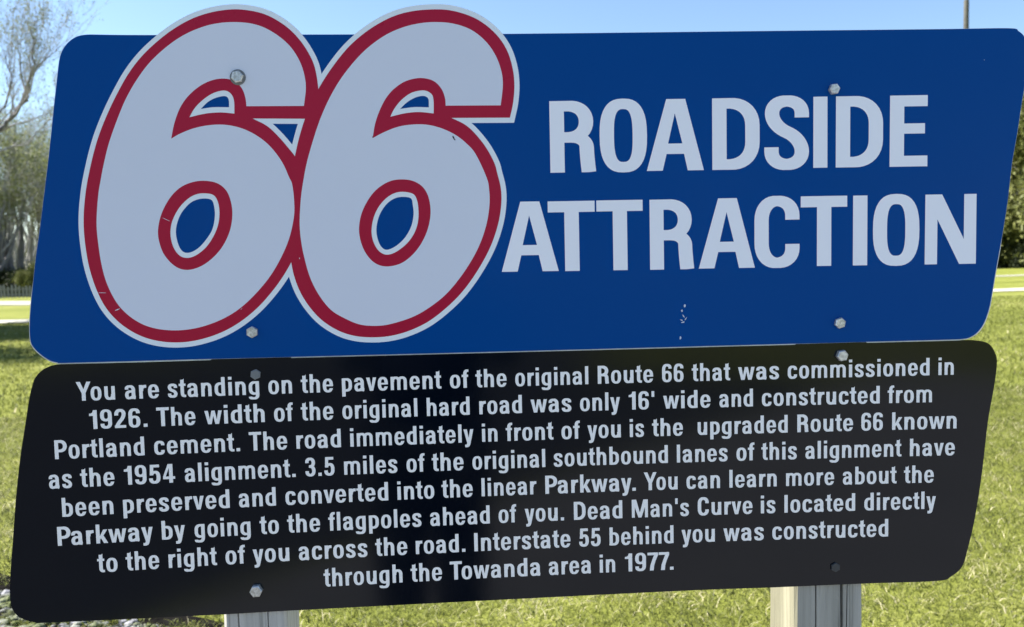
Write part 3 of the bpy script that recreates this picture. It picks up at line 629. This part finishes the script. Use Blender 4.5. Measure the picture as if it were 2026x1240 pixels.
ico_f = [(0, 1 + (i + 1) % 6, 1 + i) for i in range(6)] + [(1 + i, 1 + (i + 1) % 6, 7 + i) for i in range(6)] + [(7 + i, 1 + (i + 1) % 6, 7 + (i + 1) % 6) for i in range(6)] + [(13, 7 + i, 7 + (i + 1) % 6) for i in range(6)]
vs, fs = [], []
for k in range(15000):
    s = random.random() * 4.6 - 1.3; d = -random.random() * 1.15 - .10
    x, y = edge_a.x + ev[0] * s + en[0] * d, edge_a.y + ev[1] * s + en[1] * d
    r = .005 + .020 * random.random() ** 3; b = len(vs); ra = random.random() * 6.28; sx, sy, sz = (r * random.uniform(.7, 1.4) for _ in range(3))
    for p in ico_v:
        px, py, pz = (c * random.uniform(.8, 1.2) for c in p); px *= sx; py *= sy; pz *= sz * .7
        vs.append((x + px * math.cos(ra) - py * math.sin(ra), y + px * math.sin(ra) + py * math.cos(ra), .006 + r * .3 + pz))
    fs += [tuple(b + i for i in f) for f in ico_f]
tag(obj('rubble', mesh('rubble', vs, fs), M_RUB), 'grey mossy rubble along the broken pavement edge at the lower left', 'rubble', kind='stuff')
def weeds(n):
    s = RNG.random(n) * 4.6 - 1.3; d = -RNG.random(n) * 1.1; x = edge_a.x + ev[0] * s + en[0] * d; y = edge_a.y + ev[1] * s + en[1] * d
    k = patch(x, y, 4.0) + RNG.normal(0, .2, n) > .05; return x[k], y[k]
tag(blades('weeds', 75000, weeds, (.012, .03), (.003, .006), (.4, 1.3), tg.m, lambda x, y: .50 + .2 * patch(x, y, 3)), 'low weeds and moss between the rubble', 'weeds')

# ------------------------------------------------------------------ trees
class Tubes:
    def __init__(s): s.v = []; s.f = []; s.mi = []
    def tube(s, pts, rad, n=6):
        s.mi += [1 if rad[0] < .045 else 0] * ((len(pts) - 1) * n)
        b0 = len(s.v); prev = None
        for i, (p, r) in enumerate(zip(pts, rad)):
            d = (pts[min(i + 1, len(pts) - 1)] - pts[max(i - 1, 0)]).normalized()
            u = d.orthogonal().normalized() if prev is None else (prev - d * prev.dot(d)).normalized(); prev = u; v = d.cross(u)
            for k in range(n):
                a = 2 * math.pi * k / n; s.v.append(p + u * (r * math.cos(a)) + v * (r * math.sin(a)))
            if i:
                for k in range(n): j = (k + 1) % n; b = b0 + (i - 1) * n; s.f.append((b + k, b + j, b + n + j, b + n + k))
def grow(T, rnd, p, d, L, r, depth, tips, up=.12, spread=.6, wob=.16, kids=(2, 4), taper=.55):
    n = 5 if depth > 1 else 4; pts = [p]; rad = [r]; q = p.copy(); dd = d.copy()
    for i in range(n):
        dd = (dd + Vector((rnd.gauss(0, wob), rnd.gauss(0, wob), rnd.gauss(0, wob) + up * .5))).normalized()
        q = q + dd * L / n; pts.append(q.copy()); rad.append(r * (1 - (1 - taper) * (i + 1) / n))
    T.tube(pts, rad, 7 if depth > 3 else (5 if depth > 1 else 3))
    if depth <= 1: tips += pts[1:]
    if depth == 0: return
    for k in range(rnd.randint(*kids)):
        i = rnd.randint(1, n) if k else n; base = pts[i]
        a = Vector((rnd.gauss(0, 1), rnd.gauss(0, 1), rnd.gauss(0, .6))).normalized()
        nd = (dd + a * spread * (1 if k else .5) + Vector((0, 0, up))).normalized()
        grow(T, rnd, base, nd, L * rnd.uniform(.58, .82), max(rad[i] * rnd.uniform(.5, .75), .005), depth - 1, tips, up, spread, wob, kids, taper)
def leaves(tips, rnd, per, rr, size):
    n = len(tips) * per; g_ = np.random.default_rng(rnd.randint(0, 9999))
    C = np.repeat(np.array([tuple(p) for p in tips]), per, 0) + g_.normal(0, rr, (n, 3))
    a, b = g_.normal(size=(n, 3)), g_.normal(size=(n, 3)); a /= np.linalg.norm(a, axis=1)[:, None]; b -= a * (a * b).sum(1)[:, None]; b /= np.linalg.norm(b, axis=1)[:, None]
    s = size * g_.uniform(.5, 1.3, n)[:, None]; V = np.stack([C - a * s, C + b * s * .55, C + a * s, C - b * s * .55], 1).reshape(-1, 3)
    return V, np.arange(n * 4).reshape(-1, 4)
def np_mesh(name, V, F):
    me = bpy.data.meshes.new(name); me.vertices.add(len(V)); me.vertices.foreach_set('co', np.ascontiguousarray(V, dtype=np.float32).ravel())
    k = F.shape[1]; me.loops.add(F.size); me.loops.foreach_set('vertex_index', F.ravel()); me.polygons.add(len(F)); me.polygons.foreach_set('loop_start', np.arange(len(F)) * k)
    me.update(calc_edges=True); me.validate(); return me
def tree_meshes(seed, H, depth, kids, spread, up, r0, per, rr, size, forks=1, trunk=.3):
    rnd = random.Random(seed); T = Tubes(); tips = []
    for k in range(forks):
        d = Vector((rnd.gauss(0, .12), rnd.gauss(0, .12), 1)).normalized() if forks > 1 else Vector((0.03, 0, 1)).normalized()
        off = Vector((rnd.gauss(0, .35), rnd.gauss(0, .35), -.2)) if forks > 1 else Vector((0, 0, -.2))
        grow(T, rnd, off, d, H * trunk, r0, depth, tips, up, spread, .12, kids, .62)
    zt = np.percentile([p.z for p in tips], 97); kz = H / zt; kx = kz * .8
    f_ = lambda p: Vector((p.x * kx, p.y * kx, p.z * kz))
    tm = mesh('trunk', [f_(p) for p in T.v], T.f, True); tm['mi'] = T.mi; lm = None; tips = [f_(p) for p in tips]
    if per: V, F = leaves(tips, rnd, per, rr, size); lm = np_mesh('crown', V, F)
    return tm, lm
def place_tree(name, label, meshes, mats, loc, rz=0, sc=1, group=None, cat='tree'):
    o = thing(name, label, cat, loc, group); o.rotation_euler.z = rz; o.scale = (sc, sc, sc)
    obj('trunk', meshes[0], None, o)
    if not meshes[0].materials:
        meshes[0].materials.append(mats[0]); meshes[0].materials.append(M_BARKF)
        meshes[0].polygons.foreach_set('material_index', list(meshes[0]['mi'])); del meshes[0]['mi']
    if meshes[1]:
        obj('crown', meshes[1], None, o)
        if not meshes[1].materials: meshes[1].materials.append(mats[1])
    return o
def gz(x, y): return float(ground_h(x, y))
def gl(px, Y):
    p = at_y(px, 540, Y); return (p.x, Y, gz(p.x, Y) - .02)

# big bare tree at the left edge, limbs placed where they enter the view
rnd = random.Random(9); T = Tubes(); tips = []; YT = 27.0
base = Vector(gl(-190, YT)); 
def A_(px, py, dy=0): return at_y(px, py, YT + dy)
def limb(pts, r0, r1):
    P = [Vector(p) for p in pts]; Q = catmull([tuple(p) for p in P], closed=False, n=5, relax=1) if False else None
    out = []
    for i in range(len(P) - 1):
        for k in range(4): out.append(P[i].lerp(P[i + 1], k / 4) + Vector((rnd.gauss(0, .03), rnd.gauss(0, .05), rnd.gauss(0, .03))))
    out.append(P[-1]); n = len(out); rad = [r0 + (r1 - r0) * (i / (n - 1)) ** .8 for i in range(n)]
    T.tube(out, rad, 7); return out, rad
def twigs(out, rad, i0, depth, L, every=1):
    for i in range(i0, len(out), every):
        d = (out[min(i + 1, len(out) - 1)] - out[max(i - 1, 0)]).normalized()
        a = Vector((rnd.gauss(0, 1), rnd.gauss(0, 1), rnd.gauss(.2, .6))).normalized()
        grow(T, rnd, out[i], (d + a * .7 + Vector((0, 0, .25))).normalized(), L * rnd.uniform(.6, 1.1), max(rad[i] * .45, .012), depth, tips, .14, .55, .13, (2, 3), .5)
trk, rk = limb([base, A_(-185, 450), A_(-150, 370)], .30, .20)
for pts, r0, r1 in [([A_(-150, 370), A_(-60, 300), A_(0, 258), A_(32, 222), A_(52, 190), A_(66, 140), A_(64, 88), A_(62, 50)], .11, .014),
                    ([A_(32, 222), A_(58, 165, .5), A_(85, 120, .8), A_(118, 92, 1)], .05, .012),
                    ([A_(-60, 300), A_(-20, 240, -1), A_(12, 200, -1), A_(28, 160, -1), A_(10, 110, -1)], .05, .014),
                    ([A_(-60, 300, 0), A_(0, 300, 1), A_(50, 285, 1.5), A_(95, 240, 2), A_(140, 220, 2)], .04, .014),
                    ([A_(52, 190), A_(40, 130, .6), A_(34, 70, 1)], .045, .012),
                    ([A_(-150, 370), A_(-150, 250, 1), A_(-120, 120, 2), A_(-60, 20, 2)], .14, .03),
                    ([A_(-150, 370), A_(-230, 250, -1), A_(-300, 120, -2), A_(-330, 0, -2)], .14, .03)]:
    o_, r_ = limb(pts, r0, r1); twigs(o_, r_, 5, 3, 1.25)
tm = mesh('trunk', [v - base for v in T.v], T.f, True); tm['mi'] = T.mi
V, F = leaves([p - base for p in tips], rnd, 1, .10, .035); lm = np_mesh('crown', V, F)
place_tree('bare_tree', 'tall bare tree with spreading grey limbs at the left edge', (tm, lm), (M_BARK, M_BUD), tuple(base))

bare = [tree_meshes(11 + i, 15, 6, (2, 3), .55, .16, .13, 1, .2, .06, 2, .22) for i in range(2)]
bud = [tree_meshes(31 + i, 10.5, 6, (2, 3), .62, .14, .24, 1, .25, .085, 3, .25) for i in range(2)]
leafy = [tree_meshes(51 + i, 15, 5, (3, 4), .80, .02, .20, 5, .60, .18, 3, .15) for i in range(2)]
for i, (px, Y, k, sc, lab) in enumerate([(45, 78, 0, 1.05, 'tallest pale bare tree in the far row left of the sign'), (-5, 80, 1, 1.1, 'pale bare tree in the far row at the left edge'), (118, 66, 1, .9, 'bare tree half behind the upper left part of the blue panel'), (70, 57, 1, .78, 'slender bare tree in front of the far row, beside the blue panel'), (20, 62, 1, .85, 'bare grey tree behind the two budding trees at the left'), (95, 60, 0, .8, 'bare grey tree close beside the upper left edge of the blue panel'), (-20, 58, 0, .75, 'bare grey tree at the left edge between the budding trees'), (-60, 66, 0, 1.0, 'bare grey tree at the far left behind the budding trees'), (62, 70, 1, .95, 'bare grey tree directly left of the blue panel, far off'), (150, 74, 0, 1.05, 'bare far tree hidden mostly by the left end of the blue panel'), (-170, 72, 1, 1.1, 'bare far tree just outside the left edge')]):
    place_tree('bare_tree', lab, bare[k], (M_BARKF, M_BUD), gl(px, Y), i * 1.9, sc, 'bare trees far behind the fence')
for i, (px, Y, k, sc, lab) in enumerate([(4, 50, 0, 1.05, 'budding olive tree with dark trunk at the very left edge'), (44, 52, 1, 1.0, 'budding olive tree with two dark trunks behind the pale fence'), (96, 55, 0, .9, 'budding olive tree beside the left end of the blue panel'), (-60, 53, 1, 1.1, 'budding tree off the left edge'), (170, 54, 1, 1., 'budding tree behind the left end of the sign')]):
    place_tree('budding_tree', lab, bud[k], (M_BARK, M_BUD), gl(px, Y), i * 2.3 + .4, sc, 'budding trees behind the pale fence')
for i, (px, Y, k, sc, lab) in enumerate([(2035, 70, 0, 1.0, 'leafy olive green tree at the right edge beyond the road'), (1965, 73, 1, .85, 'leafy tree just behind the right end of the blue panel'), (2130, 66, 1, 1.05, 'leafy tree outside the right edge'), (1860, 74, 0, .8, 'leafy tree behind the right part of the sign'), (1500, 80, 1, .7, 'leafy tree far behind the middle right of the sign'), (1000, 84, 0, .7, 'leafy tree far behind the middle of the sign'), (600, 82, 1, .7, 'leafy tree far behind the big numerals')]):
    place_tree('leafy_tree', lab, leafy[k], (M_BARK, M_LEAF), gl(px, Y), i * 1.7, sc, 'leafy trees beyond the road')
olive = tree_meshes(78, 5.5, 4, (3, 4), .9, .05, .07, 12, .35, .13, 5, .28)
for i, (px, Y, sc) in enumerate([(1955, 69.5, 1.0), (1992, 70, 1.15), (2030, 69, 1.0), (2085, 70, 1.1), (62, 47.5, .30)]):
    place_tree('bush', ['round olive bush partly behind the blue panel, under the leafy trees', 'round olive bush beside the right end of the blue panel', 'round olive bush at the right edge of the picture', 'olive bush outside the right edge', 'small bright yellow green bush at the left beside the blue panel'][i], olive, (M_BARK, M_LEAF), gl(px, Y), i * 1.9, sc, None, 'bush')
for i, (x, y, sc) in enumerate([(-16.5, 19.5, .42), (-14.8, 15.0, .43), (-19, 23, .45)]):
    place_tree('leafy_tree', ['leafy tree left of the view whose shade falls on the lawn', 'smaller leafy tree left of the view, nearest to the sign', 'leafy tree left of the view near the path'][i], leafy[i % 2], (M_BARK, M_LEAF), (x, y, gz(x, y)), i * 2.1, sc, 'small leafy trees on the lawn left of the view')
# dark undergrowth at the tree feet on the right
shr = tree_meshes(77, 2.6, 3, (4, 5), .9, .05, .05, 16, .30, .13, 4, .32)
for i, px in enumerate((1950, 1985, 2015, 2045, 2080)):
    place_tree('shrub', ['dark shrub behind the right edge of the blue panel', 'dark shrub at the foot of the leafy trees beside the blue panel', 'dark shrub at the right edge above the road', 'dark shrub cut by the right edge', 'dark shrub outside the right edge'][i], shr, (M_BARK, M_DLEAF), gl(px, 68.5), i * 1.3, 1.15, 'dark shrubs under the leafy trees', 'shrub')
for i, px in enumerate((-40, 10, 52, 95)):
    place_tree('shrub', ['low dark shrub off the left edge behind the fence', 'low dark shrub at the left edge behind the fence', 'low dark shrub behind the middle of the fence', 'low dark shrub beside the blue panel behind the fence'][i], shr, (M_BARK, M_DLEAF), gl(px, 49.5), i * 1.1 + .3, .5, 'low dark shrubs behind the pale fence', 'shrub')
# far wood closing the horizon: a mass of bare twigs nobody could count
n = 42000; fx = RNG.uniform(-135, 135, n); fyy = 112 + RNG.uniform(0, 10, n); top = 6.5 + 2.0 * np.sin(fx * .11) + 1.2 * np.sin(fx * .37 + 1); fz = RNG.random(n) ** 1.2 * top
hh = RNG.uniform(.5, 2.2, n); ww = RNG.uniform(.03, .10, n); an = RNG.uniform(0, np.pi, n); lnx = RNG.normal(0, .45, n) * hh
P0 = np.stack([fx, fyy, fz], 1); D = np.stack([lnx, RNG.normal(0, .3, n), hh], 1); Wd = np.stack([np.cos(an) * ww, np.sin(an) * ww, 0 * ww], 1)
FV = np.stack([P0 - Wd, P0 + Wd, P0 + D + Wd * .4, P0 + D - Wd * .4], 1).reshape(-1, 3)
fw = obj('far_wood', np_mesh('far_wood', FV, np.arange(n * 4).reshape(-1, 4)), M_BARKF); tag(fw, 'distant grey line of bare woodland along the horizon', 'wood', kind='stuff')
# trees behind the viewer, seen only as reflections in the gloss of the panels
for i, (x, y) in enumerate([(-26, -62), (-8, -70), (12, -66), (34, -72)]):
    place_tree('leafy_tree', ['leafy tree across the lot behind the viewer, far left', 'leafy tree across the lot behind the viewer, left of centre', 'leafy tree across the lot behind the viewer, right of centre', 'leafy tree across the lot behind the viewer, far right'][i], leafy[i % 2], (M_BARK, M_LEAF), (x, y, -.1), i, .8, 'leafy trees behind the viewer')

# ------------------------------------------------------------------ pale picket fence at the left
fy = 44.0; fa, fb = at_y(-70, 590, fy).x, at_y(130, 590, fy).x
fence = thing('picket_fence', 'low weathered pale picket fence under the trees at the left', 'fence', ((fa + fb) / 2, fy, gz(fa, fy)))
def boxmesh(name, x, y, z, top=False):
    vs = [(-x / 2, -y / 2, 0), (x / 2, -y / 2, 0), (x / 2, y / 2, 0), (-x / 2, y / 2, 0), (-x / 2, -y / 2, z), (x / 2, -y / 2, z), (x / 2, y / 2, z), (-x / 2, y / 2, z)]
    fs = [(0, 1, 5, 4), (1, 2, 6, 5), (2, 3, 7, 6), (3, 0, 4, 7), (3, 2, 1, 0)]
    if top: vs += [(0, -y / 2, z + x * .5), (0, y / 2, z + x * .5)]; fs += [(4, 5, 8), (6, 7, 9), (5, 6, 9, 8), (7, 4, 8, 9)]
    else: fs.append((4, 5, 6, 7))
    return mesh(name, vs, fs)
pm = boxmesh('picket', .11, .02, .62, True); pm.materials.append(M_PICKET); nP = int((fb - fa) / .19)
for i in range(nP):
    o = obj('picket', pm, None, fence); o.location = (fa + i * .19 - fence.location.x, random.gauss(0, .01), .02); o.scale = (1, 1, random.uniform(.86, 1.1)); o.rotation_euler.y = random.gauss(0, .02)
rm = boxmesh('rail', fb - fa, .04, .07); rm.materials.append(M_PICKET)
for z in (.15, .45): o = obj('rail', rm, None, fence); o.location = (0, .04, z)

# ------------------------------------------------------------------ utility pole
pb = at_y(1905, 520, 36); T = Tubes(); ptop = at_y(1905, 1, 36).z
pole = thing('utility_pole', 'tall dark wooden pole rising above the right part of the sign', 'pole', (pb.x, 36, gz(pb.x, 36)))
hgt = ptop - pole.location.z
T.tube([Vector((0, 0, -.3)), Vector((0, 0, hgt * .5)), Vector((0, 0, hgt)), Vector((0, 0, hgt + .04))], [.16, .13, .11, .09], 14)
T.f.append(tuple(range(len(T.v) - 14, len(T.v)))); obj('shaft', mesh('shaft', T.v, T.f, True), M_POLE, pole)

# ------------------------------------------------------------------ the person taking the picture (seen only as a dark reflection in the black panel)
def skin_obj(name, V, E, Rr, mats, parent=None, root=0, sub=2):
    me = bpy.data.meshes.new(name); me.from_pydata(V, E, []); me.update(); o = obj(name, me, None, parent)
    for m in mats: me.materials.append(m)
    md = o.modifiers.new('skin', 'SKIN'); md.use_smooth_shade = True
    for i, r in enumerate(Rr): me.skin_vertices[0].data[i].radius = (r, r) if not isinstance(r, tuple) else r
    me.skin_vertices[0].data[root].use_root = True
    sb = o.modifiers.new('sub', 'SUBSURF'); sb.levels = sub; sb.render_levels = sub
    return o
t = NT('navy_jacket'); t.set(Base_Color=(.008, .012, .028), Roughness=.9); M_NAVY = t.m
t = NT('dark_trousers'); t.set(Base_Color=(.012, .013, .016), Roughness=.9); M_TRO = t.m
t = NT('skin'); t.set(Base_Color=(.42, .24, .17), Roughness=.55); M_SKIN = t.m
t = NT('brown_hair'); t.set(Base_Color=(.03, .02, .015), Roughness=.7); M_HAIR = t.m
t = NT('phone_black'); t.set(Base_Color=(.01, .01, .012), Roughness=.25); M_PHONE = t.m
px_, py_ = -.13, -1.60
person = thing('person', 'person in dark navy jacket holding up a phone in front of the sign', 'person', (px_, py_, .012))
Vb = [(0, 0, .95), (0, .0, 1.12), (0, -.01, 1.30), (0, -.01, 1.42), (0, 0, 1.49),
      (-.19, -.01, 1.40), (-.24, .10, 1.16), (-.10, .30, 1.34), (.19, -.01, 1.40), (.27, .12, 1.17), (.17, .30, 1.34)]
Eb = [(0, 1), (1, 2), (2, 3), (3, 4), (3, 5), (5, 6), (6, 7), (3, 8), (8, 9), (9, 10)]
skin_obj('jacket', Vb, Eb, [(.21, .13), (.20, .13), (.22, .14), (.14, .10), (.06, .06), .085, .055, .036, .075, .055, .036], [M_NAVY], person)
Vl = [(0, 0, .95), (-.10, 0, .90), (-.10, .02, .50), (-.10, -.01, .09), (-.11, .13, .04), (.10, 0, .90), (.10, .01, .50), (.10, -.01, .09), (.12, .13, .04)]
skin_obj('trousers', Vl, [(0, 1), (1, 2), (2, 3), (3, 4), (0, 5), (5, 6), (6, 7), (7, 8)], [(.20, .13), .125, .10, .075, .045, .125, .10, .075, .045], [M_TRO], person)
skin_obj('head', [(0, 0, 1.46), (0, .01, 1.53), (0, .02, 1.60), (0, .015, 1.68), (0, .10, 1.585), (0, .125, 1.60)], [(0, 1), (1, 2), (2, 3), (2, 4), (4, 5)], [.055, .058, (.078, .092), (.072, .088), .022, .012], [M_SKIN], person)
skin_obj('hair', [(0, -.03, 1.58), (0, -.03, 1.66), (0, -.005, 1.72)], [(0, 1), (1, 2)], [(.075, .07), (.086, .085), (.07, .075)], [M_HAIR], person)
for sx, w, ex in ((-1, (-.10, .30, 1.34), 0), (1, (.17, .30, 1.34), 0)):
    w = Vector(w); pc = w + Vector((.03 * -sx, .06, .055)); V_ = [tuple(w), tuple(pc)]; E_ = [(0, 1)]; R__ = [.024, (.03, .014)]
    for k in range(4):
        b = pc + Vector((-sx * .01 + sx * 0, -.02 + k * .004, .012 + k * .019 - .02)); i = len(V_)
        V_ += [tuple(b + Vector((-sx * .018, .022, .012))), tuple(b + Vector((-sx * .034, .040, .016))), tuple(b + Vector((-sx * .05, .038, .018)))]
        E_ += [(1, i), (i, i + 1), (i + 1, i + 2)]; R__ += [.0095, .0085, .0075]
    i = len(V_); V_ += [tuple(pc + Vector((-sx * .02, -.02, .02))), tuple(pc + Vector((-sx * .038, -.012, .045)))]; E_ += [(1, i), (i, i + 1)]; R__ += [.011, .009]
    skin_obj('hand', V_, E_, R__, [M_SKIN], person)
phone = obj('phone', boxmesh('phone', .155, .009, .076), M_PHONE); phone.location = (-.09, -CAM_D - .14, CAM_H - .09)
tag(phone, 'black phone held sideways by the person in the navy jacket', 'phone')
